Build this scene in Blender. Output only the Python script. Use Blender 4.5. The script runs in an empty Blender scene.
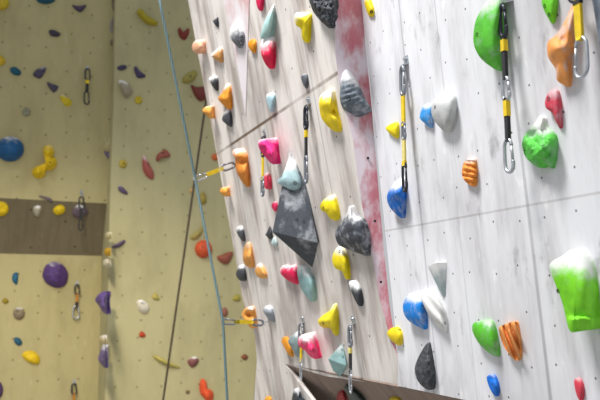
import bpy, bmesh, math
from mathutils import Vector, Matrix, noise
from mathutils.bvhtree import BVHTree

scn = bpy.context.scene
COL = scn.collection
F, CX, CY = 700.0, 300.0, 200.0
CAM = Vector((0, 0, 1.7))
PITCH = math.atan(100 / 700)
RT = Vector((1, 0, 0))
UP = Vector((0, -math.sin(PITCH), math.cos(PITCH)))
FW = Vector((0, math.cos(PITCH), math.sin(PITCH)))

def ray(px, py):
    return RT * ((px - CX) / F) + UP * ((CY - py) / F) + FW

def proj(p):
    d = p - CAM
    z = d.dot(FW)
    return Vector((CX + F * d.dot(RT) / z, CY - F * d.dot(UP) / z))

def depth(p):
    return (p - CAM).dot(FW)

# ------------------------------------------------------------------ surfaces
class Surf:
    """A flat climbing surface: origin, u (along), v (up the slope), w (out of the wall)."""
    def __init__(s, o, u, v):
        s.o = o.copy(); s.u = u.normalized()
        s.v = (v - s.u * v.dot(s.u)).normalized(); s.w = s.u.cross(s.v).normalized()
        s.rot = Matrix((s.u, s.v, s.w)).transposed()
    def at(s, px, py, off=0.0):
        r = ray(px, py)
        t = ((s.o + s.w * off) - CAM).dot(s.w) / r.dot(s.w)
        return CAM + r * t
    def uv(s, p):
        d = p - s.o
        return (d.dot(s.u), d.dot(s.v))

def three(a, b, c, up=Vector((0, 0, 1))):
    n = (b - a).cross(c - a).normalized()
    if n.dot(CAM - a) < 0: n = -n
    v = (up - n * up.dot(n)).normalized()
    return Surf(a, v.cross(n), v)

h = Vector((-0.4286, 1.0101, 0)).normalized()      # the front wall runs away from the camera along h
nin = Vector((h.y, -h.x, 0))                        # into the front wall
Z = Vector((0, 0, 1))
def slope(o, deg):
    a = math.radians(deg)
    return Surf(o, -h, Z * math.cos(a) - nin * math.sin(a))

P0 = CAM + ray(398, 355) * 2.79
A = slope(P0, 5.2)                                  # right hand facet
B = slope(P0, 11.0)                                 # left hand facet, leaning out more
S = three(P0, B.at(342, 100), A.at(371, 100))           # red wedge between the two
E1, E2 = B.at(285, 364), A.at(465, 400)
U = Surf(E1, (E2 - E1), Z * math.cos(math.radians(42)) - nin * math.sin(math.radians(42)))   # undercut below the wall

O_R = CAM + ray(180, 300) * 8.0
R = Surf(O_R, nin, Z)                               # back wall, right section
def RS(back, py):                                   # a point of the recessed left section
    return Surf(O_R + h * back, nin, Z).at(60, py)
q0, q1, q2 = RS(0.06, -140), RS(0.26, 201), RS(0.60, 255)
q3 = q2 + Vector((0, 0, -2.4))
def along(p): return p - nin * (p - O_R).dot(nin)   # same profile at the reference column
LU = Surf(q1, nin, q0 - q1 - nin * (q0 - q1).dot(nin))
BD = Surf(q2, nin, q1 - q2 - nin * (q1 - q2).dot(nin))
LL = Surf(q2, nin, Z)
SD = Surf(R.at(109.5, 200), h, Z)                   # left-facing return of the right section
SD = Surf(R.at(109.5, 200), -h, Z) if SD.w.dot(CAM - SD.o) < 0 else SD

# ------------------------------------------------------------------ materials
def lin(c):
    f = lambda x: x / 12.92 if x <= 0.04045 else ((x + 0.055) / 1.055) ** 2.4
    return tuple(f(v / 255) for v in c) + (1,)

class NT:
    def __init__(s, name):
        s.m = bpy.data.materials.new(name); s.m.use_nodes = True
        s.t = s.m.node_tree; s.p = s.t.nodes['Principled BSDF']
    def n(s, typ, **kw):
        nd = s.t.nodes.new(typ)
        for k, v in kw.items(): setattr(nd, k, v)
        return nd
    def l(s, a, b): s.t.links.new(a, b)
    def val(s, sock, x):
        if hasattr(x, 'is_output') or isinstance(x, bpy.types.NodeSocket): s.l(x, sock)
        else: sock.default_value = x
    def math(s, op, a, b=0.0, clamp=False):
        nd = s.n('ShaderNodeMath', operation=op, use_clamp=clamp)
        s.val(nd.inputs[0], a); s.val(nd.inputs[1], b); return nd.outputs[0]
    def mapr(s, x, a, b, c=0.0, d=1.0):
        nd = s.n('ShaderNodeMapRange', interpolation_type='SMOOTHSTEP')
        s.val(nd.inputs[0], x); s.val(nd.inputs[1], a); s.val(nd.inputs[2], b); s.val(nd.inputs[3], c); s.val(nd.inputs[4], d)
        return nd.outputs[0]
    def mix(s, f, a, b):
        nd = s.n('ShaderNodeMix', data_type='RGBA')
        s.val(nd.inputs[0], f); s.val(nd.inputs[6], a); s.val(nd.inputs[7], b); return nd.outputs[2]
    def noise(s, vec, scale, detail=3.0, rough=0.55):
        nd = s.n('ShaderNodeTexNoise'); s.l(vec, nd.inputs['Vector'])
        nd.inputs['Scale'].default_value = scale; nd.inputs['Detail'].default_value = detail; nd.inputs['Roughness'].default_value = rough
        return nd.outputs[0]
    def mapping(s, vec, sc):
        nd = s.n('ShaderNodeMapping'); s.l(vec, nd.inputs[0]); nd.inputs['Scale'].default_value = sc; return nd.outputs[0]
    def bump(s, hgt, strength, dist=0.01):
        nd = s.n('ShaderNodeBump'); nd.inputs['Strength'].default_value = strength; nd.inputs['Distance'].default_value = dist
        s.l(hgt, nd.inputs['Height']); s.l(nd.outputs[0], s.p.inputs['Normal'])

CH = lin((238, 238, 238))
_hm = {}
def hold_mat(col, chalk=0.0, rough=0.62, speck=0.0):
    k = (col, chalk, rough, speck)
    if k in _hm: return _hm[k]
    t = NT('hold_resin'); tc = t.n('ShaderNodeTexCoord')
    ob, ge = tc.outputs['Object'], tc.outputs['Generated']
    base = lin(col)
    nz = t.noise(ob, 30, 3)
    c = t.mix(t.mapr(nz, .35, .7), base, tuple(v * .78 for v in base[:3]) + (1,))
    if speck:
        k_ = int(speck)                             # fine speckle, broad smudges or patches of chalk dust
        sp = t.noise(ob, (70, 8, 24)[k_], (4, 5, 5)[k_], (.7, .6, .62)[k_])
        c = t.mix(t.mapr(sp, (.5, .5, .46)[k_], (.62, .7, .7)[k_], 0, speck - k_), c, lin((196, 200, 206)))
    if chalk:
        sep = t.n('ShaderNodeSeparateXYZ'); t.l(ge, sep.inputs[0])
        n2 = t.noise(ob, 16, 4, .6)
        s_ = t.math('ADD', t.math('MULTIPLY', sep.outputs[1], .75), t.math('MULTIPLY', n2, .7))
        th = 1.19 - chalk * .72
        m = t.mapr(s_, th - .15, th + .19, 0, .94)
        c = t.mix(m, c, CH)
    t.l(c, t.p.inputs['Base Color']); t.p.inputs['Roughness'].default_value = rough
    t.p.inputs['Specular IOR Level'].default_value = .35
    t.bump(t.noise(ob, 160, 2), .25, .002)
    _hm[k] = t.m; return t.m

_pm = {}
def plain(col, rough=.5, metal=0.0, name='paint'):
    k = (col, rough, metal, name)
    if k in _pm: return _pm[k]
    t = NT(name); tc = t.n('ShaderNodeTexCoord')
    nz = t.noise(tc.outputs['Object'], 60, 3)
    b = lin(col)
    t.l(t.mix(t.mapr(nz, .3, .75), b, tuple(v * .8 for v in b[:3]) + (1,)), t.p.inputs['Base Color'])
    t.p.inputs['Roughness'].default_value = rough; t.p.inputs['Metallic'].default_value = metal
    _pm[k] = t.m; return t.m

def rope_mat(col, dark):
    t = NT('rope_sheath'); tc = t.n('ShaderNodeTexCoord')
    w = t.n('ShaderNodeTexWave'); t.l(t.mapping(tc.outputs['Object'], (1, 1, 1)), w.inputs[0]); w.inputs['Scale'].default_value = 30
    t.l(t.mix(w.outputs[1], lin(col), lin(dark)), t.p.inputs['Base Color']); t.p.inputs['Roughness'].default_value = .8
    return t.m

def wall_mat(name, base, streak, amount, seams_v=(), seams_u=(), grid=(.15, .17), dot=.05, scuff=.5, rnd=.45, dotcol=(50, 46, 44), streaks=(16, 1.1), stain=None):
    t = NT(name); uvn = t.n('ShaderNodeUVMap').outputs[0]
    sep = t.n('ShaderNodeSeparateXYZ'); t.l(uvn, sep.inputs[0])
    n1 = t.noise(t.mapping(uvn, (streaks[0], streaks[1], 1)), 1.0, 5, .62)
    n2 = t.noise(t.mapping(uvn, (2.2, 1.3, 1)), 1.0, 4, .6)
    n3 = t.noise(t.mapping(uvn, (60, 5, 1)), 1.0, 3, .6)
    n4 = t.noise(t.mapping(uvn, (9, 3.5, 1)), 1.3, 5, .65)
    c = t.mix(t.mapr(n1, .42, .72, 0, amount), lin(base), lin(streak))
    c = t.mix(t.mapr(n2, .45, .75, 0, amount * .7), c, lin(tuple(v * .9 for v in streak)))
    c = t.mix(t.mapr(n3, .55, .8, 0, amount * .4), c, lin(tuple(v * .8 for v in streak)))
    c = t.mix(t.mapr(n4, .57, .76, 0, scuff * .75), c, lin((120, 118, 122)))
    c = t.mix(t.mapr(n4, .28, .4, scuff * .9, 0), c, lin((240, 240, 240)))
    for v0, th, dk in seams_v:
        d = t.math('ABSOLUTE', t.math('SUBTRACT', sep.outputs[1], v0))
        m = t.math('MULTIPLY', t.mapr(d, th, th * 2.2, 1, 0), t.mapr(n2, .36, .6, .25, dk))
        c = t.mix(m, c, lin((98, 78, 60)))
    for u0, th, dk in seams_u:
        d = t.math('ABSOLUTE', t.math('SUBTRACT', sep.outputs[0], u0))
        m = t.math('MULTIPLY', t.mapr(d, th, th * 2.2, 1, 0), t.mapr(n2, .3, .6, .3, dk))
        c = t.mix(m, c, lin((110, 108, 112)))
    if stain:                                       # scuffed chalk and rubber marks
        n5 = t.noise(t.mapping(uvn, stain[0]), 1.0, 5, .6)
        c = t.mix(t.mapr(n5, stain[1], stain[2], 0, stain[3]), c, lin(stain[4]))
    if dot:
        vo = t.n('ShaderNodeTexVoronoi', voronoi_dimensions='2D', feature='F1')
        t.l(t.mapping(uvn, (1 / grid[0], 1 / grid[1], 1)), vo.inputs['Vector'])
        vo.inputs['Scale'].default_value = 1; vo.inputs['Randomness'].default_value = rnd
        c = t.mix(t.mapr(vo.outputs['Distance'], dot * .6, dot, .9, 0), c, lin(dotcol))
    t.l(c, t.p.inputs['Base Color']); t.p.inputs['Roughness'].default_value = .85
    t.p.inputs['Specular IOR Level'].default_value = .2
    t.bump(n3, .15, .004)
    return t.m

# ------------------------------------------------------------------ mesh helpers
def link(name, me, mat, parent=None, mw=None):
    o = bpy.data.objects.new(name, me); COL.objects.link(o)
    if mat: me.materials.append(mat)
    if parent: o.parent = parent
    elif mw is not None: o.matrix_world = mw
    return o

def mesh(name, vs, fs, smooth=True, mw=None):
    """world-space vertices -> mesh in the frame mw."""
    me = bpy.data.meshes.new(name)
    if mw is not None:
        inv = mw.inverted(); vs = [inv @ v for v in vs]
    me.from_pydata([tuple(v) for v in vs], [], fs); me.update()
    bm = bmesh.new(); bm.from_mesh(me)
    bmesh.ops.remove_doubles(bm, verts=bm.verts, dist=1e-6)
    bmesh.ops.recalc_face_normals(bm, faces=bm.faces)
    for f in bm.faces: f.smooth = smooth
    bm.to_mesh(me); bm.free()
    return me

def slab(surf, pts, thick, name, mat, px=True):
    """A solid board whose front lies on surf; pts are corners of the front."""
    front = [surf.at(*p) if px else p for p in pts]
    back = [p - surf.w * thick for p in front]
    n = len(pts)
    me = bpy.data.meshes.new(name)
    fs = [list(range(n)), list(range(2 * n - 1, n - 1, -1))] + [[i, i + n, (i + 1) % n + n, (i + 1) % n] for i in range(n)]
    me.from_pydata([tuple(v) for v in front + back], [], fs)
    uvl = me.uv_layers.new(name='UVMap')
    for lp in me.loops:
        uvl.data[lp.index].uv = surf.uv(me.vertices[lp.vertex_index].co)
    bm = bmesh.new(); bm.from_mesh(me); bmesh.ops.recalc_face_normals(bm, faces=bm.faces); bm.to_mesh(me); bm.free()
    o = link(name, me, mat); o['kind'] = 'structure'
    return o

def tube(path, r, closed=False, seg=8):
    vs, fs = [], []
    n = len(path); side = None
    for i, p in enumerate(path):
        a = path[(i - 1) % n] if (closed or i > 0) else p
        b = path[(i + 1) % n] if (closed or i < n - 1) else p
        d = (b - a).normalized()
        if side is None:
            side = d.orthogonal().normalized()
        side = (side - d * side.dot(d)).normalized()
        o = d.cross(side)
        for k in range(seg):
            an = 2 * math.pi * k / seg
            vs.append(p + side * (r * math.cos(an)) + o * (r * math.sin(an)))
    m = n if closed else n - 1
    for i in range(m):
        for k in range(seg):
            a0, a1 = i * seg, ((i + 1) % n) * seg
            fs.append([a0 + k, a0 + (k + 1) % seg, a1 + (k + 1) % seg, a1 + k])
    if not closed:
        fs.append(list(range(seg))[::-1]); fs.append([(n - 1) * seg + k for k in range(seg)])
    return vs, fs

def spline(P, k=4):
    n = len(P); out = []
    for i in range(n):
        a, b, c, d = P[i - 1], P[i], P[(i + 1) % n], P[(i + 2) % n]
        for j in range(k):
            t = j / k
            out.append(.5 * ((2 * b) + (c - a) * t + (2 * a - 5 * b + 4 * c - d) * t * t + (3 * b - a - 3 * c + d) * t ** 3))
    return out

def tag(o, label, cat, group=None):
    o['label'] = label; o['category'] = cat
    if group: o['group'] = group

GF = 'climbing holds on the front wall'
GB = 'climbing holds on the back wall'
SCREW = plain((40, 40, 42), .45, .6, 'bolt_steel')

def add_bolts(o, bvh, mw, pts, r):
    inv = mw.inverted()
    for (px, py) in pts:
        d = inv.to_3x3() @ ray(px, py)
        loc, nrm, _, _ = bvh.ray_cast(inv @ CAM, d.normalized())
        if loc is None: continue
        if nrm.dot(d) > 0: nrm = -nrm
        s = nrm.orthogonal().normalized(); q = nrm.cross(s)
        vs, fs = [], []
        prof = [(1, -.4), (1, .10), (.72, .16), (.66, -.05), (0, -.05)]
        N = 12
        for (rr, hh) in prof[:-1]:
            for k in range(N):
                an = 2 * math.pi * k / N
                vs.append(loc + (s * math.cos(an) + q * math.sin(an)) * rr * r + nrm * hh * r)
        for i in range(len(prof) - 2):
            for k in range(N):
                fs.append([i * N + k, i * N + (k + 1) % N, (i + 1) * N + (k + 1) % N, (i + 1) * N + k])
        fs.append([3 * N + k for k in range(N)]); fs.append([k for k in range(N)][::-1])
        me = mesh('bolt', vs, fs, smooth=False)
        link('bolt', me, SCREW, parent=o)

def sst(t):
    t = max(0, min(1, t)); return t * t * (3 - 2 * t)

def hold(surf, label, col, outline, chalk=0.0, W=None, lump=0.0, bolts=(), lobes=(), groove=None, rough=.62, speck=0.0,
         sharp=False, group=None, cat='climbing hold', br=None, name='climbing_hold', fn=None):
    P = [Vector(p) for p in outline]
    ar = abs(sum(P[i].cross(P[(i + 1) % len(P)]) for i in range(len(P)))) / 2
    fine = bool(groove or fn or ar > 380)
    if sharp:
        Q = []
        for i in range(len(P)):
            for j in range(4): Q.append(P[i].lerp(P[(i + 1) % len(P)], j / 4))
        P = Q
    else:
        P = spline(P, 8 if fine else 4)
    c = sum(P, Vector((0, 0))) / len(P)
    area = abs(sum(P[i].cross(P[(i + 1) % len(P)]) for i in range(len(P)))) / 2
    c0 = surf.at(*c); dz = depth(c0)
    D = (proj(c0 + surf.w * .05) - proj(c0)) / .05
    Dh = D.normalized()
    pr = [p.dot(Dh) for p in P]; lo, ext = min(pr), max(pr) - min(pr)
    size = math.sqrt(area) * dz / F
    if W is None: W = min(.5 * ext / D.length, .42 * size)
    ob = min(1, 2 * W * D.length / ext)
    foot = surf.at(*c, 0)
    wc = W * (1 - .25 * ob)
    # frame: origin at the foot of the hold on the wall
    org = surf.at(*c, wc) - surf.w * wc
    mw = Matrix.Translation(org) @ surf.rot.to_4x4()
    rings = [k / 16 for k in range(1, 17)] if fine else [.18, .36, .54, .7, .84, .94, 1.0]
    vs, fs = [], []
    N = len(P)
    def w_of(p, s, t):
        we = W * (.10 + .85 * (t ** .85) * ob)
        w = we + (wc - we) * (1 - s ** 2.4) + .16 * W * (1 - s * s)
        for (lx, ly, lr, la) in lobes:
            w += la * W * math.exp(-((p.x - lx) ** 2 + (p.y - ly) ** 2) / lr ** 2) * (1 - s ** 6)
        if groove:
            gx, gy, per, am = groove
            w += am * W * math.cos(2 * math.pi * (p.x * gx + p.y * gy) / per) * (1 - s ** 8)
        if fn: w += W * fn(p.x, p.y)
        if lump:
            w += lump * W * noise.fractal(Vector((p.x * .13 + c.x, p.y * .13, .5)) , 1, 2, 3) * (1 - s ** 6 * .6)
        return max(w, .04 * W)
    tc = (c.dot(Dh) - lo) / ext
    vs.append(surf.at(*c, w_of(c, 0, tc)))
    for s in rings:
        for i, p in enumerate(P):
            t = (pr[i] - lo) / ext
            q = c + (p - c) * s
            vs.append(surf.at(*q, w_of(q, s, t)))
    last = 1 + (len(rings) - 1) * N
    for i in range(N):                              # foot of the rim, a little inside the wall face
        e = vs[last + i]
        vs.append(e - surf.w * ((e - surf.o).dot(surf.w) + .003))
    for i in range(N):
        j = (i + 1) % N
        fs.append([0, 1 + i, 1 + j])
        for k in range(len(rings)):
            a = 1 + k * N
            fs.append([a + i, a + N + i, a + N + j, a + j])
    fs.append([1 + len(rings) * N + i for i in range(N)])
    me = mesh(name, vs, fs, True, mw)
    me.set_sharp_from_angle(angle=math.radians(55))
    o = link(name, me, hold_mat(col, chalk, rough, speck), mw=mw)
    tag(o, label, cat, group)
    if bolts:
        bm = bmesh.new(); bm.from_mesh(me)
        add_bolts(o, BVHTree.FromBMesh(bm), mw, bolts, br or max(.006, 1.7 * dz / F)); bm.free()
    return o

def facet(surf, label, col, verts, faces, chalk=0.0, group=None, cat='climbing hold', name='climbing_hold', bolts=(), bevel=.004, speck=0.0, rough=.62, br=None):
    pts = [surf.at(*v) for v in verts]
    c = sum((p - surf.w * (p - surf.o).dot(surf.w) for p in pts), Vector()) / len(pts)
    mw = Matrix.Translation(c) @ surf.rot.to_4x4()
    me = mesh(name, pts, faces, False, mw)
    if bevel:
        bm = bmesh.new(); bm.from_mesh(me)
        bmesh.ops.bevel(bm, geom=list(bm.edges), offset=bevel, segments=2, affect='EDGES', profile=.5)
        for f in bm.faces: f.smooth = False
        bm.to_mesh(me); bm.free()
    o = link(name, me, hold_mat(col, chalk, rough, speck), mw=mw)
    tag(o, label, cat, group)
    if bolts:
        bm = bmesh.new(); bm.from_mesh(me); bm.faces.ensure_lookup_table()
        add_bolts(o, BVHTree.FromBMesh(bm), mw, bolts, br or .007); bm.free()
    return o

def ell(x0, y0, x1, y1, n=10, rot=0.0):
    cx, cy, a, b = (x0 + x1) / 2, (y0 + y1) / 2, (x1 - x0) / 2, (y1 - y0) / 2
    r = math.radians(rot); out = []
    for k in range(n):
        t = 2 * math.pi * k / n
        x, y = a * math.cos(t), b * math.sin(t)
        out.append((cx + x * math.cos(r) - y * math.sin(r), cy + x * math.sin(r) + y * math.cos(r)))
    return out

# ------------------------------------------------------------------ the setting
uA = lambda x, y: A.uv(A.at(x, y))
uB = lambda x, y: B.uv(B.at(x, y))
m_A = wall_mat('painted_plywood_right', (222, 223, 227), (180, 177, 180), .7,
               seams_v=[(uA(480, 214)[1], .0022, .3)], seams_u=[(uA(411, 120)[0], .003, .35), (uA(521, 150)[0], .004, .5), (uA(470, 330)[0], .002, .12)],
               grid=(.125, .14), dot=.032, scuff=.8, streaks=(9, 1.5))
m_B = wall_mat('painted_plywood_left', (222, 217, 212), (158, 147, 140), .95,
               seams_v=[(uB(290, 105)[1], .005, .95)], seams_u=[(uB(236, 170)[0], .006, .3), (uB(255, 60)[0], .006, .25), (uB(326, 160)[0], .004, .35)],
               grid=(.26, .3), dot=.022, scuff=.4, streaks=(8, 1.1))
m_S = wall_mat('red_painted_board', (184, 104, 116), (204, 148, 158), .5, dot=0, scuff=.1,
               stain=((7, 3.2, 1), .40, .58, .85, (222, 216, 224)))
m_S2 = wall_mat('faded_red_board', (205, 168, 168), (222, 205, 205), .7, dot=0, scuff=.1,
                stain=((4, 2.2, 1), .38, .56, .9, (226, 222, 226)))
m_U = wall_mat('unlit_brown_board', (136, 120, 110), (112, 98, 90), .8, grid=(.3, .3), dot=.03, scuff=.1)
m_R = wall_mat('yellow_painted_board', (174, 168, 129), (156, 150, 114), .55, grid=(.24, .24), dot=.05, scuff=.12, rnd=.3, dotcol=(96, 90, 66), streaks=(3, .8))
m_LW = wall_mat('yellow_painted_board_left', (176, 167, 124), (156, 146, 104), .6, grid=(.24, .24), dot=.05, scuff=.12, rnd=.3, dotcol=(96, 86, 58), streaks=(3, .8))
m_BD = wall_mat('shade_toned_board', (116, 107, 86), (100, 91, 70), .6, grid=(.4, .4), dot=.045, scuff=.2, dotcol=(70, 64, 52))  # shade under the overhang put into the colour, darker than the adjoining boards
m_T = plain((116, 126, 142), .6, 0, 'blue_grey_board')
m_floor = wall_mat('grey_rubber_floor', (186, 184, 180), (164, 162, 158), .6, dot=0, scuff=.15)

slab(A, [(398, 355), (361.5, 0), (347, -150), (760, -150), (760, 459), (465, 400), (398, 386)], .06, 'wall_right', m_A)
slab(B, [(398, 386), (365, 382), (325, 376), (285, 364), (257, 360), (255, 335.3), (243, 300), (216, 150), (188, 0), (160, -150), (310, -150), (336, 0), (335, 50), (338, 75), (342, 100), (353, 140), (361, 200), (371, 250), (380, 300), (391, 342), (398, 355)], .004, 'wall_front', m_B)
# facing board of the wedge between the two facets
LE = [(310, -150), (336, 0), (335, 50), (338, 75), (342, 100), (353, 140), (361, 200), (371, 250), (380, 300), (391, 342), (398, 358)]
RE = [(347, -150), (361.5, 0), (366, 50), (368.5, 75), (371, 100), (374.5, 140), (379.5, 200), (384, 250), (389, 300), (395, 342), (398.3, 358)]
me = bpy.data.meshes.new('trim_1')
vv = [B.at(*p) for p in LE] + [A.at(*p) for p in RE]; n_ = len(LE)
vv += [p - S.w * .0015 for p in vv]
ff = []
for k in range(n_ - 1):
    ff.append([k, k + n_, k + n_ + 1, k + 1]); ff.append([2 * n_ + k, 2 * n_ + k + 1, 3 * n_ + k + 1, 3 * n_ + k])
    ff.append([k, k + 1, 2 * n_ + k + 1, 2 * n_ + k]); ff.append([n_ + k, 3 * n_ + k, 3 * n_ + k + 1, n_ + k + 1])
ff += [[0, 2 * n_, 3 * n_, n_], [n_ - 1, 2 * n_ - 1, 4 * n_ - 1, 3 * n_ - 1]]
me.from_pydata([tuple(p) for p in vv], [], ff)
uvl = me.uv_layers.new(name='UVMap')
for lp in me.loops: uvl.data[lp.index].uv = S.uv(me.vertices[lp.vertex_index].co)
for f_ in me.polygons: f_.use_smooth = True
me.set_sharp_from_angle(angle=math.radians(40))
stw = link('trim_1', me, m_S); stw['kind'] = 'structure'
for (px, py) in ((358, 34), (368, 158), (375, 221), (381, 282)):
    p = S.at(px, py, .004); r = 1.3 * depth(p) / F
    vs = [p + S.w * .0015 + (S.u * math.cos(k * math.pi / 5) + S.v * math.sin(k * math.pi / 5)) * r for k in range(10)]
    vs += [v - S.w * .004 for v in vs]
    link('bolt_hole', mesh('bolt_hole', vs, [list(range(10)), list(range(19, 9, -1))] + [[i, i + 10, (i + 1) % 10 + 10, (i + 1) % 10] for i in range(10)], False), plain((22, 20, 20), .9), parent=stw)
Bf = Surf(B.o + B.w * .004, B.u, B.v)
slab(Bf, [(216, -60), (251, -60), (249, 0), (247, 60), (245.5, 116), (238, 70), (228, 20), (223, 0)], .004, 'trim_2', m_S2)
Af = Surf(A.o + A.w * .012, A.u, A.v)
slab(Af, [(590, -30), (700, -30), (700, 110), (609, 110), (598, 34), (592, 0)], .012, 'trim_3', m_T)
# below the crease at the left end the wall carries on, to its right it is undercut
slab(B, [(257, 360), (285, 364), (312, 400), (370, 480), (249, 480), (254, 400)], .02, 'wall_lower', m_B)
ed = [A.at(*p) - A.w * .0 for p in [(285, 364), (325, 376), (365, 382), (398, 386), (465, 400), (760, 459)]]
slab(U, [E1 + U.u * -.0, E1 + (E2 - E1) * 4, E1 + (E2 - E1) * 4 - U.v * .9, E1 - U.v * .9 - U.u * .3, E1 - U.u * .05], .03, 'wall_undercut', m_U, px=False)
# narrow dark grey strip behind the lower end
slab(Surf(A.o - A.w * .10, A.u, A.v), [(256, 374), (259, 374), (257, 420), (251.5, 420)], .03, 'trim_4', plain((70, 78, 84), .5, .3, 'dark_grey_strip'))

slab(R, [(117.5, -160), (330, -160), (330, 452), (103.5, 452), (105, 400), (108, 300), (110, 200), (113.6, 100), (115.5, 0)], .75, 'wall_back', m_R)
# recessed left section: one profile swept along the wall
def prof(surfname, a, b, surf, mat):
    L = -(a - O_R).dot(nin) - 3.6
    Rr = (R.at(116, 200) - O_R).dot(nin) + .12
    base = lambda p: p - nin * (p - O_R).dot(nin)
    pts = [base(a) + nin * -3.6, base(a) + nin * Rr, base(b) + nin * Rr, base(b) + nin * -3.6]
    return slab(surf, pts, .05, surfname, mat, px=False)
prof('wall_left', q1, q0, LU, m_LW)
prof('wall_left_overhang', q2, q1, BD, m_BD)
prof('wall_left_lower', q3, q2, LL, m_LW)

fl = Surf(Vector((0, 4, -.35)), Vector((1, 0, 0)), Vector((0, 1, 0)))
slab(fl, [Vector((-7, -3, -.35)), Vector((6, -3, -.35)), Vector((6, 11, -.35)), Vector((-7, 11, -.35))], .1, 'floor', m_floor, px=False)

# ------------------------------------------------------------------ holds of the front wall
YEL, GRN, BLU = (240, 218, 20), (92, 190, 50), (24, 120, 210)
PNK, ORG, TAN, BLK, TEAL, GRY = (232, 34, 98), (232, 150, 40), (222, 160, 110), (58, 60, 66), (160, 194, 194), (112, 118, 126)
def hf(*a, **k): k.setdefault('group', GF); return hold(*a, **k)

hf(B, 'round peach hold on the top left edge of the plywood wall', (226, 170, 138), ell(192, 40, 205, 54), .25, W=.07)
hf(B, 'small tan wedge hold right of the round peach hold at the wall edge', (216, 158, 92), [(211, 55), (216, 50), (222, 48), (222.6, 62), (218, 61), (212, 57)], .4)
hf(B, 'tiny black triangular hold near the top left wall edge', BLK, [(212.7, 21), (218, 17), (218.5, 28), (215, 25)], sharp=True)
hf(B, 'chalky grey speckled drop hold on the faded red strip', (92, 97, 106), [(230, 30), (232, 25), (236, 22), (241, 27), (245, 37), (242, 46), (239, 48), (233, 42), (230, 37)], .62, speck=.6)
hf(B, 'small orange drop hold between the grey speckled and red chalky holds', (232, 152, 34), [(248, 43), (251, 39.5), (255, 40), (256.5, 45), (254.5, 53), (251, 51), (248.5, 47)])
hf(B, 'red teardrop hold with white chalky top under the pale teal sliver', (228, 24, 74), [(260, 47), (262, 40), (267, 36), (274, 38), (275, 50), (274, 61), (271, 69), (266, 65), (262, 57)], .52, lobes=[(264, 55, 5, .3)])
hf(B, 'crimson hold cut off by the top of the picture beside the teal sliver', (222, 24, 84), [(255.5, -8), (263, -8), (263.5, 2), (260.5, 11), (257, 6)])
hf(B, 'long pale teal sliver hold pointing up beside the crimson hold', (168, 204, 200), [(260.5, 38), (263, 26), (268, 14), (273.5, 5), (274, 10), (273, 25), (269, 37)], .3, W=.05)
hf(B, 'yellow anvil-shaped hold with chalky flat top near the upper edge', YEL, [(294.5, 16), (297, 12.5), (304, 12.6), (311, 14), (310.5, 22), (309, 38), (306, 43), (302, 38), (301, 29), (296, 25)], .38, lobes=[(298, 17, 6, .5)])
hf(B, 'large black rough hold cut off by the top beside the red wedge', (52, 56, 64), [(309, -6), (322, -10), (336, -8), (335, 12), (331.5, 28), (324, 24), (318, 18), (312, 9)], .1, lump=.35, speck=.15)
hf(A, 'small yellow hold right of the red wedge at the very top', YEL, [(364, 0), (367, -3), (371, 3), (374, 10), (373, 16), (369, 16), (366, 9)], .25, bolts=[(371.5, 12)])
hf(B, 'tiny slate grey drop hold above the upper centre chain draw', (92, 96, 104), [(301, 77), (303, 74), (307, 75), (308.3, 83), (306, 88.5), (303, 84)], .15)
hf(B, 'small black hold with white chalk cap left of the orange horn', (58, 60, 66), [(208.6, 79), (212, 76), (217, 77), (218.3, 84), (217, 91), (213, 87), (210, 82)], .5)
hf(B, 'two-tone orange horn hold near the upper left wall edge', (234, 150, 48), [(218, 98), (222, 93), (225, 86), (228, 83.5), (231, 90), (231.5, 107), (228, 109), (222, 104)], .22, lobes=[(223, 99, 4, .4)])
hf(B, 'dark grey hold directly under the two-tone orange horn', (70, 74, 82), [(222, 119), (226, 110), (230, 110), (231.8, 121), (231, 127), (226, 124)], .3)
hf(B, 'orange knob sticking out past the wall edge below the dark red hold', (230, 160, 72), [(202.5, 110.5), (206, 106.5), (212, 107), (214, 117), (210, 118.5), (205, 114)], .2, W=.08)
hf(B, 'pale blue-teal drop hold alone below the red chalky teardrop', (168, 202, 212), [(266, 96), (270, 93), (275, 95), (274.4, 105), (271.5, 112.5), (268, 106)], .3)
hf(B, 'long yellow banana hold left of the red wedge', (242, 214, 30), [(319, 100), (321.5, 94), (330, 89.5), (333, 97), (335, 110), (340.5, 124), (340.5, 131), (335, 131.5), (328, 126.5), (321.5, 118), (319.3, 108)], .22, lobes=[(324, 103, 7, .35), (334, 112, 3, -.4)])
hf(S, 'large chalky grey hold with diagonal grooves on the red wedge', (98, 108, 118), [(340, 90), (341, 78), (344, 71), (348, 70), (357, 80), (364, 96), (371, 108), (370, 112), (359, 116.5), (350, 112.5), (343, 108), (340, 99)], .36, speck=2.5, lump=.12, bolts=[(349, 99)], groove=(.3, .95, 5, .05), br=.008)
hf(B, 'hot pink two-lobed hold at the left end of the brown crack', (234, 30, 124), [(258, 143), (260, 139.8), (266, 139), (271, 142), (276, 147), (278, 155), (276.5, 163), (272, 164), (266, 158), (260, 150)], .2, W=.10, lobes=[(263, 144, 4.5, .25), (272, 154, 6, .3)])
hf(B, 'small coral pink hold under the hot pink two-lobed hold', (234, 62, 92), [(263, 180), (266, 173), (270, 175), (271.6, 183), (270, 189), (265, 188)], .2)
hf(B, 'long orange two-lobed hold beside the upper stretched draw', (228, 142, 58), [(232, 153), (234, 149.5), (240, 149), (246, 154), (248, 162), (249, 180), (247.5, 187), (243, 183), (237.5, 174), (235.5, 166), (235, 158)], .2, lobes=[(238, 155, 5, .4), (242, 172, 7, .3), (243, 162, 3, -.3)])
hf(B, 'small orange knob on the wall edge below the upper stretched draw', (230, 158, 66), [(220, 192), (222, 187.5), (228, 188.5), (229, 195), (225, 196.5)], .15, W=.06)

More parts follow.
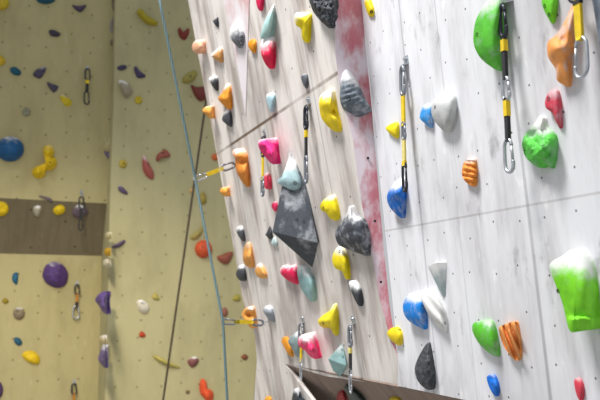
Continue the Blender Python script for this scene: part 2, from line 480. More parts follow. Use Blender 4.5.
# the dark pyramid
PT, PP, PR, PB = (290, 147, 0), (272, 232, .15), (318, 244, .02), (312.5, 268, 0)
vol = facet(B, 'big dark grey pyramid volume bolted to the plywood wall', (70, 75, 82),
            [PT, (306, 184, 0), (319, 243, 0), PB, (294, 245, -.003), PP, (318, 243.5, .02)],
            [[0, 5, 6, 1], [1, 6, 2], [5, 3, 2, 6], [5, 4, 3], [0, 4, 5], [0, 1, 2, 3, 4]], chalk=.28, cat='climbing volume', name='climbing_volume', bolts=[(297, 220), (304, 222)], speck=1.55)
PY = three(B.at(*PT), B.at(*PP), B.at(*PR))
hf(PY, 'pale teal chalky hold screwed onto the top of the dark pyramid', (168, 196, 202), [(277.5, 181), (281.5, 176), (285, 169), (288, 161), (291, 159), (294.5, 162), (297.5, 171), (301, 182), (300, 187), (293, 190), (285, 187), (279, 184)], .5, W=.035, bolts=[(295, 183)])
hf(B, 'small pink hold half hidden behind the left side of the pyramid', (234, 50, 100), [(271.3, 206), (273.5, 202), (277, 202.5), (277.5, 211), (274, 211)], .2)
hf(B, 'yellow hold with a bolt hole between the pyramid and the red wedge', YEL, [(320, 205), (324, 199.5), (333, 195), (336, 200), (338.5, 208), (339.5, 215), (337, 220.5), (330, 218.5), (326, 213), (321, 210)], .2, bolts=[(323.5, 208)])
hf(B, 'large dark grey boulder hold with chalked peak left of the red wedge', (62, 66, 74), [(335, 233), (339, 226), (346, 215), (349.5, 206), (353.5, 214), (363, 220), (368, 234), (369, 247), (367.5, 256), (358, 253), (346, 248.5), (338, 244)], .3, lump=.06, speck=2.45)
hf(B, 'yellow horn-shaped hold with a hole under the dark grey boulder', YEL, [(332, 259), (335.5, 249), (340, 246.5), (343.5, 250), (348, 259), (349, 270), (348.3, 279), (345, 278), (342, 271.5), (335, 268)], .3, bolts=[(339.5, 251.5)])
hf(B, 'small black hold with frosted top under the yellow horn', (58, 62, 70), [(348.7, 283), (354, 281.5), (361, 289), (362.5, 300), (360, 306.5), (355, 300)], .5)
hf(A, 'small yellow wedge hold left of the long yellow sling draw', YEL, [(385.8, 128.5), (389, 125), (398, 122.5), (398.7, 136), (396.5, 138.5), (390, 134)])
hf(A, 'blue hold tucked against the round grey blob', (56, 150, 222), [(420, 115), (422.5, 107), (428, 104), (432, 107), (433, 121), (431.5, 128), (425, 123.5), (420.3, 119)], .2, speck=2.6)
hf(A, 'round pale grey blob hold right of the blue hold', (188, 190, 190), [(431, 110), (434.5, 99), (442, 92.5), (450, 92), (455, 98), (456.5, 112), (453.5, 125), (447.5, 132.5), (441, 128.5), (434, 120)], .4, bolts=[(435, 107)], W=.045)
hf(A, 'blue hold with white chalk ball under the yellow sling draw', (14, 104, 196), [(387, 196), (391, 187), (397, 180), (405, 178), (405.6, 195), (404, 211), (402, 218), (396, 214), (389, 206)], .36, speck=2.45, lobes=[(395, 192, 7, .5)])
hf(A, 'small bumpy orange hold with crosswise ridges', (240, 150, 62), [(462, 171), (464, 162), (470, 158), (475, 160), (477, 172), (476.3, 182), (473, 186.5), (467, 183), (463, 178)], .2, groove=(-.2, .97, 5, .14), lump=.4)
hf(A, 'lumpy green hold with chalk-filled dish right of the long draw', (84, 190, 66), [(522, 143), (526, 133), (534, 124), (541, 115.5), (546, 127), (556, 137), (556.6, 152), (552.5, 168), (546, 165), (541, 168), (534, 165), (525, 156)], .4, speck=2.3, lobes=[(535, 135, 8, -.35), (533, 150, 9, .2), (549, 155, 3, -.2)], lump=.25, bolts=[(524.5, 149)])
hf(A, 'narrow red hold above the lumpy green dish hold', (206, 64, 84), [(545, 102), (547, 95), (551, 90), (557, 91), (561, 103), (562.3, 124), (560, 128.5), (556, 122), (552, 113), (546, 108)], .1, speck=2.4, bolts=[(548.5, 99)])
hf(A, 'large green dome hold left of the long black draw', (92, 192, 56), [(473.5, 33), (476, 20), (483, 7), (492, -3), (502, 0), (503, 30), (502, 66), (498, 70.5), (487, 64), (479, 56), (474, 45)], .18, speck=2.3, bolts=[(477, 34.5), ], W=.07)
hf(A, 'bright green pointed hold cut off by the top beside the orange claw', (110, 205, 40), [(542, 4), (544, -8), (556, -8), (556.6, 13), (552.5, 23.5), (547, 16)], bolts=[(544.5, 6), (549, 14.5)])
hf(A, 'long orange claw hold behind the silver carabiner at the upper right', (238, 158, 86), [(547, 50), (548.5, 41), (557, 34), (566, 19), (573, 4), (577, 6), (575, 40), (568.5, 62), (570, 77), (568, 86.5), (563, 84.5), (557, 80), (555.5, 69), (549, 59)], .12, speck=2.6, lobes=[(556, 48, 8, .5), (562, 40, 3, -.25)])
hf(A, 'huge lime green hold buried in white chalk at the right edge', (124, 214, 38), [(550, 270), (551.5, 262), (562, 256), (573, 249.5), (584, 256), (592, 268), (596, 285), (596, 305), (594, 327), (583, 330), (575, 328), (572.5, 332.5), (568, 327), (562, 302)], .4, W=.085, fn=lambda x, y: .16 * sst((y - 316) / 3) * sst((x - 560) / 14), bolts=[(558, 291)])
facet(A, 'pale grey triangular hold with chalked top edge above the white hold', (160, 174, 176), [(427, 266, .035), (436, 262, .03), (447, 262, 0), (446, 296, 0), (443, 298, .004), (440, 262, -.003), (438, 275, -.003)], [[0, 1, 4], [1, 2, 3], [1, 3, 4], [0, 4, 3, 6], [0, 6, 5, 1], [1, 5, 2], [5, 6, 3, 2]], chalk=.52, group=GF, bolts=[(428.5, 271.5)], bevel=.002)
hf(A, 'blue round-bottomed hold with chalk top beside the white hold', (16, 130, 220), [(403, 305), (406, 298), (412, 293), (424, 297), (426, 310), (425.5, 328.5), (418, 326.5), (409, 321), (404, 314)], .34, speck=2.5)
hf(A, 'long white tongue hold between the blue hold and grey triangle', (226, 226, 224), [(419, 292), (428, 290.5), (434, 291), (440, 300), (446, 315), (446.7, 331), (443, 331.5), (434, 322), (427, 312)], .5, groove=(.75, -.65, 12, .12), bolts=[(445, 323)])
hf(A, 'small yellow cone hold at the lower tip of the red wedge', (238, 210, 30), [(387, 334), (390, 329), (397, 327), (402, 333), (402.3, 342), (398.5, 345.5), (392, 341)], bolts=[(399.5, 329.5)], br=.005)
hf(A, 'dark charcoal leaf-shaped hold near the bottom edge of the wall', (62, 64, 70), [(415, 367), (420, 354), (428, 342.5), (431, 350), (434, 368), (433.3, 383), (430, 390), (422, 386), (416.5, 378)], speck=.12, lump=.1)
hf(A, 'smooth green shield hold left of the grooved orange hold', (88, 188, 44), [(472, 328), (475, 322.5), (489, 320), (495, 328), (499, 345), (498.5, 356), (491, 354), (481, 346), (474.5, 336)], .08, speck=2.35, rough=.4)
hf(A, 'tan orange hold with deep lengthwise grooves beside the green shield', (228, 152, 84), [(499, 329), (502, 325.5), (515, 321.5), (519, 328), (521, 350), (519.5, 358), (515.5, 360.5), (508, 353), (502, 342)], 0, groove=(.93, -.37, 6.5, .4))
hf(A, 'small bright blue hold under the green shield at the bottom', (18, 112, 216), [(486.7, 378), (490, 374.5), (495, 376), (499, 385), (498.5, 393), (495.5, 396.5), (490, 389)], .12, lump=.3)
hf(A, 'small rose red hold at the bottom right of the wall', (214, 66, 84), [(574, 381), (577, 378), (581, 380), (584, 386), (583.3, 396), (580, 401), (576, 393)], .18)
hf(B, 'small slate hold above the double orange hold', (74, 80, 86), [(236, 229), (240, 226), (243, 229), (245, 238), (243.5, 241.5), (239, 237)], .4)
hf(B, 'double orange hold with bright yellow cap left of the pyramid', (226, 160, 82), [(242.8, 258), (244, 248), (247.5, 242), (251.5, 247), (253, 257), (254, 265), (251, 268), (245, 264.5)], .12, lobes=[(247, 257, 5, .4), (249, 249, 3, -.1)])
hf(B, 'charcoal drop hold below left of the double orange hold', (64, 68, 76), [(236, 273), (239, 266), (243, 265.5), (246, 273), (245.3, 280.5), (240, 280.5), (237, 277)], .3)
hf(B, 'pale orange hold below right of the double orange hold', (232, 168, 90), [(255, 270), (258, 264), (262, 266), (266, 272), (267, 277), (263, 278.5), (257, 276)], .3)
hf(B, 'small black spike hold touching the left corner of the pyramid', BLK, [(265.3, 235), (269.5, 226.5), (272, 231), (272.5, 240), (269, 239)], sharp=True)
hf(B, 'tiny pale teal hold below the black spike', (186, 208, 208), [(271, 243), (274, 237), (277, 240.5), (277.6, 245.8), (274, 246)], .3)
hf(B, 'crimson pink cup hold below the pyramid', (230, 28, 88), [(280, 270), (283, 265.5), (288, 266.5), (295, 265), (298, 272), (298.3, 283), (294, 283.5), (286, 279), (281, 274)], .3)
hf(B, 'teal tongue hold right of the crimson cup below the pyramid', (146, 182, 184), [(297, 268), (302, 265.5), (309, 272), (314, 280), (315.7, 290), (315, 298), (312, 302), (307, 297), (300, 286)], .32)
hf(B, 'yellow cone hold with a bolt hole above the teal wedge', (232, 214, 40), [(318, 320.5), (322, 316), (329, 311), (334, 304), (337, 306), (337.7, 322), (336.3, 335), (333, 333.5), (330, 328.5), (323, 327.5), (319, 324.5)], .12, bolts=[(323, 323)], lobes=[(323, 321, 6, .35)])
hf(B, 'pink two-lobed hold with pale upper lobe low on the wall', (238, 52, 112), [(298, 341), (300, 336), (306, 333.5), (313, 335), (317, 346), (319, 353), (316.5, 359), (310, 356.5), (305, 350.5), (299, 346.5)], .36, W=.09, lobes=[(304, 340, 5, .35), (312, 350, 6, .4)])
facet(B, 'pale teal faceted wedge hold left of the lowest hanging draw', (146, 182, 182), [(328, 359, .085), (342.5, 343, 0), (347, 362, 0), (340.5, 377, 0), (339, 361, -.003), (346.5, 366, .015), (333, 371, .05)], [[0, 5, 1], [1, 5, 2], [0, 6, 5], [6, 3, 5], [5, 3, 2], [0, 4, 6], [6, 4, 3], [0, 1, 4], [1, 2, 3, 4]], chalk=.15, group=GF, bolts=[(342, 350), (343, 357)], bevel=.002, br=.005)
hf(B, 'orange tongue hold at the left of the pink two-lobed hold', (232, 152, 40), [(281.5, 341), (284, 337), (289, 341), (293, 352), (292.3, 357), (288, 354), (284, 347)])
hf(B, 'grey-teal hold squeezed between the orange tongue and pink hold', (134, 154, 156), [(288, 341), (294, 334), (299, 331), (301, 337), (301, 352), (298.5, 357), (295, 354), (291, 347)], .2)
hf(B, 'grey hold with black underside right of the lower stretched draw', (150, 158, 168), [(263, 310), (266, 306), (271, 307), (274, 314), (274.3, 322), (271, 321), (266, 316)], .3, lobes=[(268, 312, 4, .3)])
hf(B, 'pale orange ring-like hold on the wall edge above the lower stretched draw', (232, 164, 78), [(241.7, 315), (244, 309.5), (249, 306.5), (254, 308), (254.5, 318), (254, 327), (251, 328), (246, 322)], .15, lobes=[(250, 315, 4, -.6)], W=.06)
hf(B, 'orange knob at the bottom edge on the lower panel', (232, 168, 60), [(264.5, 399), (268, 396.3), (271.5, 398.5), (271, 406), (266, 406)])
hf(B, 'black chalky hold at the bottom edge on the lower panel', (48, 54, 62), [(292, 399), (294.5, 389), (299, 390), (300, 397), (305, 401), (304, 411), (293, 410)], .25, lump=.3)
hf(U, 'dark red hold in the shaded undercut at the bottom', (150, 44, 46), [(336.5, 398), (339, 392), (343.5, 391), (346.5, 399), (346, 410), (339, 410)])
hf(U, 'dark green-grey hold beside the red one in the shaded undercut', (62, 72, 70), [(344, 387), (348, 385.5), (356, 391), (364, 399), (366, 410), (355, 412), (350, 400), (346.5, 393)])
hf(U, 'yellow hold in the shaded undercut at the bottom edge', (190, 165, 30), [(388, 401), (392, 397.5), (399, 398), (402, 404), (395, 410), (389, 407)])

# ------------------------------------------------------------------ holds of the back wall
PUR, BY, RED, OLV = (76, 66, 92), (206, 182, 40), (142, 62, 54), (150, 142, 72)
def hb(*a, **k): k.setdefault('group', GB); k.setdefault('cat', 'climbing hold'); return hold(*a, **k)

hb(LU, 'yellow dome hold in the top left corner of the picture', (196, 172, 44), ell(-6, -4, 9, 10))
hb(LU, 'dark teal oval hold cut off by the top of the back wall', (20, 78, 98), ell(36, -7, 55.5, 4), )
hb(LU, 'dark purple triangle hold highest on the back wall', (74, 62, 86), [(72, 5), (79, 6), (86.5, 5), (81, 12), (76, 10)], lump=.2)
hb(LU, 'dark purple bean hold left of and below the purple triangle', (62, 54, 70), [(49, 30.5), (54, 30), (60.5, 33.5), (58, 36.5), (51, 36)])
hb(LU, 'small yellow hold on the left picture edge above the teal oval', (200, 168, 40), [(-4, 58), (0, 55), (4, 58), (5.5, 62), (2, 65.5), (-3, 64)])
hb(LU, 'small tilted dark teal oval hold', (22, 84, 104), ell(9.5, 67.5, 21.5, 75, rot=28))
hb(LU, 'dark purple angular hold with pale slit right of the teal oval', (74, 66, 88), [(33, 74), (37.5, 69), (46, 67), (43.5, 75), (39.5, 78.5), (35, 77)], .15, lobes=[(40, 72, 3, -.5)])
hb(LU, 'dark purple three-cornered hold above the small yellow hold', (78, 70, 92), [(47, 82), (51, 83.5), (58.5, 86.5), (54.5, 92.5), (50, 89)], lobes=[(51, 86, 3, .3)])
hb(LU, 'small yellow lumpy hold left of the upper back wall draw', (206, 184, 36), [(60, 96), (64, 95), (71.5, 101), (71, 105), (66, 106.5), (61.5, 101)], .15, lump=.4, lobes=[(65, 101, 2, -.5)])
hb(LU, 'faint grey-green ring hold above the blue ball', (142, 140, 116), ell(22, 107.5, 30.5, 116.5), lobes=[(26, 112, 2.2, -.5)], bolts=[(26, 111.5)], br=.012)
hb(LU, 'big blue ball hold at the left picture edge', (12, 82, 134), ell(-4, 136.5, 24, 161.5, 14), .2, W=.14, rough=.45)
hb(LU, 'yellow caterpillar hold of three round lobes', (224, 190, 24), [(43, 151), (45, 146), (50, 145), (54, 149), (54, 154), (52.5, 156.5), (56, 159), (57, 164), (54, 169), (49, 170.5), (46, 171), (44.5, 176), (40, 178.5), (35, 177.5), (32, 173), (34, 168), (39, 166.5), (43, 168), (46, 166), (45, 162), (47, 158), (44, 155)], .1, W=.07, fn=lambda x, y: 0,
   lobes=[(48.5, 151, 4.6, 1.5), (50.5, 163, 4, 1.5), (37.5, 172, 4.6, 1.5)], bolts=[(50, 162)], br=.012)
hb(LU, 'thin purple stick hold just above the shaded overhang', (112, 98, 112), [(38.5, 196), (43, 196), (50, 198), (53, 201), (52, 202.5), (47, 199.5)], W=.04)
hb(LU, 'pale yellow hold half cut by the vertical corner', (178, 168, 122), [(103, 147), (106, 141), (112, 134.5), (113, 144), (112.5, 152), (107, 153)], .1)
hb(LU, 'purple hold under the pale yellow one at the vertical corner', (108, 98, 124), [(104, 151), (108, 152), (112, 149), (113, 158), (110, 160.5), (106, 156)])
hb(LU, 'brown-grey hold at the top of the vertical corner', (112, 104, 82), [(112, -4), (117, -4), (118, 6), (116, 14), (113, 11)])
hb(LU, 'faint lilac-grey sliver hold in the vertical corner', (138, 134, 128), [(109.5, 27), (112, 17.5), (114.5, 20), (114.5, 33), (111, 33)], W=.03)
hb(LU, 'tiny dark purple hold in the vertical corner', (66, 58, 86), ell(113.6, 31, 117, 36))
hb(LU, 'small brown-grey knob below the tiny purple hold in the corner', (122, 108, 84), [(109.5, 42), (113, 39), (116.5, 40), (116, 48), (112, 46.5)])
hb(BD, 'yellow ring hold on the shaded overhang at the left picture edge', (222, 190, 20), [(-4, 203), (3, 202), (8, 206), (8, 212), (3, 216), (-4, 215)], lobes=[(2.5, 208, 3, -.5)])
hb(BD, 'small pale grey hold on the shaded overhang', (168, 162, 142), [(33, 209), (36, 206), (40.5, 206.5), (41, 212), (38, 217), (34, 214)], .25, lump=.3)
hb(BD, 'yellow oval hold on the shaded overhang', (222, 192, 24), [(53, 211), (56, 206.5), (61, 205), (65, 208), (64, 213), (57, 215)])
hb(BD, 'mauve hold behind the draw on the shaded overhang', (108, 94, 108), [(72, 213), (76, 206), (81, 205), (88, 211), (86, 215), (79, 218), (74, 216)], .25, lobes=[(78, 208, 3, .4)])
hb(BD, 'tiny dark purple hold at the right end of the shaded overhang', (70, 60, 84), ell(107, 208, 111.5, 213), W=.05)
hb(LL, 'narrow blue bean hold below the shaded overhang', (38, 98, 130), [(12, 277), (14, 273), (18, 273), (18, 281), (16.5, 285), (13, 282)])
hb(LL, 'tiny olive cross hold under the narrow blue bean', (150, 132, 36), [(2, 301), (5, 298), (9, 301), (7, 303.5), (4, 303.5)])
hb(LL, 'round grey-tan hold with a bolt hole', (138, 126, 104), ell(13, 307, 25, 320), .15, bolts=[(18, 311)], br=.014)
hb(LL, 'large round purple hold with centre bolt under the shaded overhang', (84, 58, 118), [(42.5, 274), (46, 265), (54, 261.5), (62, 264), (68, 273), (66, 284), (58, 288), (49, 285), (44, 280)], .12, W=.12, lump=.2, bolts=[(55.5, 273.5)], br=.016)
hb(LL, 'small tilted blue oval hold above the yellow flower hold', (40, 90, 116), ell(13, 338, 23, 345, rot=45))
hb(LL, 'yellow flower-like hold with dimple low on the left wall', (222, 188, 28), [(22, 355), (25, 351.5), (33, 351), (39, 356), (40, 360), (38, 364.5), (30, 363), (24, 359)], lobes=[(30, 355, 3, -.5), (34, 360, 3, -.2)], lump=.2)
hb(LL, 'purple hold cut off by the left picture edge near the bottom', (84, 62, 104), ell(-8, 381, 3.2, 399))
hb(SD, 'violet chunky hold on the shaded return, upper of the violet pair', (98, 76, 142), [(95, 300), (99, 294), (103.5, 291.5), (107.5, 292.5), (107.2, 304), (106.8, 314), (102, 311), (98.5, 305)], lump=.2, W=.16)
hb(SD, 'violet pale-streaked hold on the shaded return near the bottom', (106, 92, 140), [(98, 359), (100, 352), (103, 345), (106, 347), (105.8, 360), (105, 368), (101, 364)], .22, W=.10, lump=.2)
hb(SD, 'small cream hold above the violet pale-streaked hold', (198, 182, 142), [(99, 338), (102, 335.5), (105.5, 336), (105.8, 343), (103.5, 346), (100.5, 342)], .3, W=.06)
hb(SD, 'small white hold high on the shaded return beside the overhang', (206, 194, 150), ell(105.5, 232, 111, 239), .2, W=.05)
hb(SD, 'small mustard hold on the shaded return beside the overhang', (198, 158, 40), ell(104, 248, 110, 256), W=.06)
hb(SD, 'small white knob on the shaded return below the mustard hold', (216, 208, 184), ell(103, 259, 110, 267), .2, W=.06)

hb(R, 'olive yellow banana hold at the top right of the back wall', (168, 152, 36), [(137.5, 12), (139, 9), (143, 10), (147, 15), (157, 21.5), (157, 24.5), (150, 25), (143, 20.5)], W=.1)
hb(R, 'dark red notched hold right of the blue rope at the top', (124, 46, 36), [(178, 30), (180, 27.5), (183.5, 32), (188, 28), (189.5, 31), (187, 38), (183.5, 40), (179.5, 36.5)], lobes=[(186, 30, 2.5, -.4)])
hb(R, 'small dark purple oval hold just right of the vertical corner', (62, 54, 84), ell(117, 65, 127, 70.3, rot=-12))
hb(R, 'dark purple boot-shaped hold', (68, 58, 92), [(134, 68), (136.5, 66.5), (140, 71), (145.5, 75), (144, 77.5), (138, 78), (135.5, 74)])
hb(R, 'grey-white wedge hold below the dark purple oval', (150, 142, 118), [(118.5, 82), (121, 80), (127, 83), (132.5, 90), (131, 95), (125, 97.5), (121, 90)], .3, lobes=[(126, 92, 4, .3)])
hb(R, 'small yellow ring hold below the boot-shaped purple hold', (188, 168, 34), ell(134.8, 96, 142.3, 104), lobes=[(138.5, 100, 1.6, -.5)], bolts=[(138.5, 99.8)], br=.01)
hb(R, 'olive oval hold with a bolt hole right of the blue rope', (156, 146, 76), [(182, 80), (184, 76), (190, 72), (196, 70.5), (197, 75), (193, 81), (187, 83.5), (183, 82.5)], bolts=[(190.5, 76.5)], br=.014)
hb(R, 'dark red wedge hold half behind the plywood wall edge', (116, 52, 46), [(191, 85), (197, 87), (206, 87), (210, 97), (204, 100), (199.5, 101), (195, 96)])
hb(R, 'long red-pink leaf hold, left of the red pair', (166, 88, 80), [(142.5, 160), (144, 155), (147.5, 160), (151, 167), (154, 173), (153, 179.5), (147, 177), (143, 170)], .22, bolts=[(148.5, 164.5)], br=.012)
hb(R, 'short red-brown wedge hold, right of the red pair', (150, 82, 70), [(156, 160), (157, 155), (162, 151), (166, 149.5), (170.5, 155), (168, 157.5), (162, 158), (158, 161.5)], bolts=[(162.5, 153)], br=.014)
hb(R, 'small round yellow hold left of the red pair', (186, 164, 62), ell(119, 159.5, 127, 168), bolts=[(123.5, 163.5)], br=.012)
hb(R, 'small dark violet hold right of the corner above overhang level', (92, 78, 104), [(118, 187), (121, 185.7), (127.5, 192), (126.5, 194.5), (119.5, 191.5)], .15)
hb(R, 'thin violet stick hold right of the vertical corner', (90, 72, 104), [(111.8, 246.5), (118, 243), (124.5, 239.8), (125, 242.5), (119, 247), (113, 248)], W=.05)
hb(R, 'olive tan hold behind the blue rope under its clip', (160, 142, 66), [(199, 197), (202, 192.5), (205.5, 194), (206.5, 201), (203.5, 204.5), (200, 202.5)], lobes=[(202, 195, 2, -.3)])
hb(R, 'tiny pale orange hold beside the ropes under their crossing', (206, 170, 110), ell(189, 188, 194, 193))
hb(R, 'olive crescent hold left of the blue rope', (166, 154, 88), [(189.5, 238), (194, 233), (199, 230), (202, 226), (203, 231), (199, 237), (194, 240)])
hb(R, 'round orange-red disc hold behind the blue rope', (206, 86, 50), ell(195, 240, 212, 258, 12), bolts=[(203, 247)], br=.012, W=.1)
hb(R, 'brick red wedge hold right of the orange disc', (150, 84, 68), [(217, 257), (221, 255), (232.5, 251.5), (231, 260), (226, 264.5), (219, 261)])
hb(R, 'small olive three-sided hold above the white round hold', (174, 162, 84), [(152, 298), (155, 292.5), (160, 299), (156.5, 300)])
hb(R, 'white-grey round hold below the small olive hold', (206, 200, 184), [(136.8, 303), (140, 299.5), (145, 301.5), (149, 306), (148.4, 311.5), (143.5, 313.6), (138.5, 310)], .25, lobes=[(146, 304, 2.2, -.5)], bolts=[(142, 303)], br=.012)
hb(R, 'small red-orange hold below the white round hold', (176, 66, 32), [(138.8, 335), (141.5, 331), (145.8, 335), (144, 337.3), (140, 337)])
hb(R, 'small olive hold next to the plywood edge', (164, 154, 68), [(232.5, 300), (236, 294.5), (240, 296), (239.5, 301)])
hb(R, 'small brown round hold behind the lower rope clip', (142, 92, 76), ell(221.5, 307.5, 228, 317))
hb(R, 'long pale olive ledge hold crossed by the dark rope', (184, 172, 92), [(152.5, 355), (160, 357), (167, 361), (179.5, 366.5), (178, 368), (170, 366.5), (160, 362), (155, 359)], W=.06)
hb(R, 'brown-plum round hold right of the pale olive ledge', (126, 78, 76), [(187.5, 362), (190, 358), (196, 356.8), (199, 360), (196.5, 365), (191.5, 367.5)], .22)
hb(R, 'bright orange-red two-lobed hold at the bottom', (226, 88, 48), [(200, 382), (202.5, 378.7), (206.5, 382), (207.5, 388), (212.5, 391), (213.5, 397), (209, 404), (205, 399), (200, 392.5)], lobes=[(203, 384, 4, .3), (208, 396, 4, .4)])
hb(R, 'tiny brown diamond hold next to the lower wall edge', (128, 78, 54), [(241, 357), (245, 354), (248.3, 357), (245, 360.3)])
hb(R, 'tiny dark brown hold left of the orange-red two-lobed hold', (118, 98, 68), ell(185.5, 390, 190, 394))
hb(R, 'small orange hold peeking out behind the plywood edge', (206, 104, 54), ell(211.5, 153.5, 220, 160.5))

# ------------------------------------------------------------------ quickdraws and ropes
STEEL = plain((190, 194, 200), .35, .7, 'carabiner_aluminium')
DARK = plain((52, 55, 62), .38, .6, 'dark_anodised_aluminium')
GREYM = plain((140, 144, 152), .4, .55, 'grey_carabiner')
W_YEL, W_BLK, W_PALE, W_ORG = (plain((228, 196, 30), .8, 0, 'yellow_webbing'), plain((42, 42, 46), .85, 0, 'black_webbing'),
                         plain((222, 208, 120), .8, 0, 'pale_yellow_webbing'), plain((176, 120, 46), .8, 0, 'orange_webbing'))

def carabiner(root, M, z0, z1, mat, wide, flip, r):
    """D-shaped body between heights z0 (top) and z1 in the frame M, with its gate as a sub-part."""
    L = z0 - z1; a = wide / 2; s = -1 if flip else 1
    cz = (z0 + z1) / 2; hh = L / 2 - r
    pts = []
    # body: from gate hinge, round the bottom, up the spine, round the top to the nose
    for (x, z) in [(.92, -.35), (.98, -.62), (.72, -.9), (.2, -1.0), (-.45, -.92), (-.9, -.66), (-1, -.2), (-1, .3), (-.94, .7), (-.55, .95), (.0, 1.0), (.5, .88), (.72, .62)]:
        pts.append((x * a * s, cz + z * hh))
    P = [Vector((p[0], 0, p[1])) for p in pts]
    Q = []
    for i in range(len(P) - 1):
        p0, p1, p2, p3 = P[max(i - 1, 0)], P[i], P[i + 1], P[min(i + 2, len(P) - 1)]
        for j in range(4):
            t = j / 4
            Q.append(.5 * (2 * p1 + (p2 - p0) * t + (2 * p0 - 5 * p1 + 4 * p2 - p3) * t * t + (3 * p1 - p0 - 3 * p2 + p3) * t ** 3))
    Q.append(P[-1])
    vs, fs = tube(Q, r)
    body = link('carabiner', mesh('carabiner', vs, fs), mat, parent=root)
    vs, fs = tube([P[-1] + Vector((-.02 * a * s, 0, .02 * hh)), P[0]], r * .75)
    link('gate', mesh('gate', vs, fs), mat, parent=body)
    return body

def webbing(root, z0, z1, mat, wide, thick, patch=None, name='sling'):
    vs, fs = [], []
    prof = [(0, .55), (.07, .95), (.2, 1), (.8, 1), (.93, .95), (1, .55)]
    for t, k in prof:
        z = z0 + (z1 - z0) * t
        for (x, y) in ((-1, -1), (1, -1), (1, 1), (-1, 1)):
            vs.append(Vector((x * wide / 2 * k, y * thick / 2 * (1.5 if t in (0, 1) else 1), z)))
    for i in range(len(prof) - 1):
        for k in range(4):
            fs.append([i * 4 + k, i * 4 + (k + 1) % 4, i * 4 + 4 + (k + 1) % 4, i * 4 + 4 + k])
    fs += [[3, 2, 1, 0], [20, 21, 22, 23]]
    o = link(name, mesh(name, vs, fs, False), mat, parent=root)
    if patch:                                       # sewn block of another colour round the webbing
        for (f0, f1, m2) in patch:
            a, b = z0 + (z1 - z0) * f0, z0 + (z1 - z0) * f1
            w2, t2 = wide / 2 * 1.06, thick / 2 * 1.35
            vs = [Vector((x * w2, y * t2, z)) for z in (a, b) for (x, y) in ((-1, -1), (1, -1), (1, 1), (-1, 1))]
            fs = [[0, 1, 2, 3], [7, 6, 5, 4]] + [[k, (k + 1) % 4, 4 + (k + 1) % 4, 4 + k] for k in range(4)]
            link('stitched_sleeve', mesh('stitched_sleeve', vs, fs, False), m2, parent=o)
    return o

def draw(label, a, b, segs, xdir, surf=None, group='quickdraws hanging on the front wall', hanger=None, wide=None, r=None, name='quickdraw'):
    """a, b: world ends; segs: (kind, f0, f1, material, options) along the draw."""
    L = (b - a).length; zax = (a - b).normalized()
    x = (xdir - zax * xdir.dot(zax)).normalized(); y = zax.cross(x)
    mw = Matrix.Translation(a) @ Matrix((x, y, zax)).transposed().to_4x4()
    root = bpy.data.objects.new(name, None); COL.objects.link(root); root.matrix_world = mw
    root.empty_display_size = .03
    tag(root, label, 'quickdraw', group)
    inv = mw.inverted()
    for sg in segs:
        kind, f0, f1, mat = sg[:4]; op = sg[4] if len(sg) > 4 else {}
        z0, z1 = -f0 * L, -f1 * L
        if kind == 'c':
            carabiner(root, mw, z0, z1, mat, op.get('w', wide or (z0 - z1) * .55), op.get('flip', False), op.get('r', r or .0055))
        else:
            webbing(root, z0, z1, mat, op.get('w', .016), op.get('t', .006), op.get('patch'))
    if surf is not None:
        foot = a - surf.w * (a - surf.o).dot(surf.w) + surf.v * .012
        e = (a - foot); r0 = .014
        vs, fs = [], []
        # bent plate: flat on the wall, then a tongue that reaches the carabiner
        pl = [(-.014, .024, .002), (.014, .024, .002), (.016, -.006, .002), (.011, -.012, max(.012, e.dot(surf.w) * 1.15)), (-.011, -.012, max(.012, e.dot(surf.w) * 1.15)), (-.016, -.006, .002)]
        fr = [foot + surf.u * p[0] + surf.v * p[1] + surf.w * p[2] for p in pl]
        bk = [p - surf.w * .003 - surf.v * .003 for p in fr]
        vs = fr + bk
        fs = [[0, 1, 2, 5], [5, 2, 3, 4], [6, 11, 8, 7], [11, 10, 9, 8]] + [[i, (i + 1) % 6, (i + 1) % 6 + 6, i + 6] for i in range(6)]
        hg = link('bolt_hanger', mesh('bolt_hanger', [inv @ v for v in vs], fs, False), hanger or STEEL, parent=root)
        vs, fs = tube([foot + surf.v * .012 - surf.w * .004, foot + surf.v * .012 + surf.w * .012], .006, seg=6)
        link('bolt', mesh('bolt', [inv @ v for v in vs], fs, False), STEEL, parent=hg)
    return root

def hang(surf, px, y0, y1, off=.035):
    """a draw that hangs plumb: top at (px, y0) close to the wall, straight down to image row y1."""
    a = surf.at(px, y0, off)
    lo, hi = 0.0, 3.0
    for _ in range(40):
        mid = (lo + hi) / 2
        if proj(a - Z * mid).y < y1: lo = mid
        else: hi = mid
    return a, a - Z * lo
def fr(y0, y1, *ys): return [(y - y0) / (y1 - y0) for y in ys]

# long black draw beside the green dome: two draws linked
side = A.u
a, b = hang(A, 502.3, 3, 102, .03)
f = lambda y: (y - 3) / 99
d1 = draw('upper black draw linked above another beside the large green dome', a, b, [('c', f(4), f(40), DARK, {'r': .0065, 'w': .026}), ('s', f(36), f(80), W_BLK, {'w': .014, 't': .012, 'patch': [(.1, .36, W_YEL)]}), ('c', f(76), f(102), STEEL, {'r': .006, 'w': .030})], side, A)
b2 = b + Z * .012
lo_, hi_ = 0, 3
for _ in range(40):
    mid = (lo_ + hi_) / 2
    if proj(b2 - Z * mid).y < 174: lo_ = mid
    else: hi_ = mid
c2 = b2 - Z * lo_
y0 = proj(b2).y; f = lambda y: (y - y0) / (174 - y0)
draw('lower black draw with yellow tag and open silver carabiner', b2, c2, [('s', 0, f(142), W_BLK, {'w': .014, 't': .012, 'patch': [(.06, .42, W_YEL)]}), ('c', f(138), 1, STEEL, {'r': .0055, 'w': .036})], side)
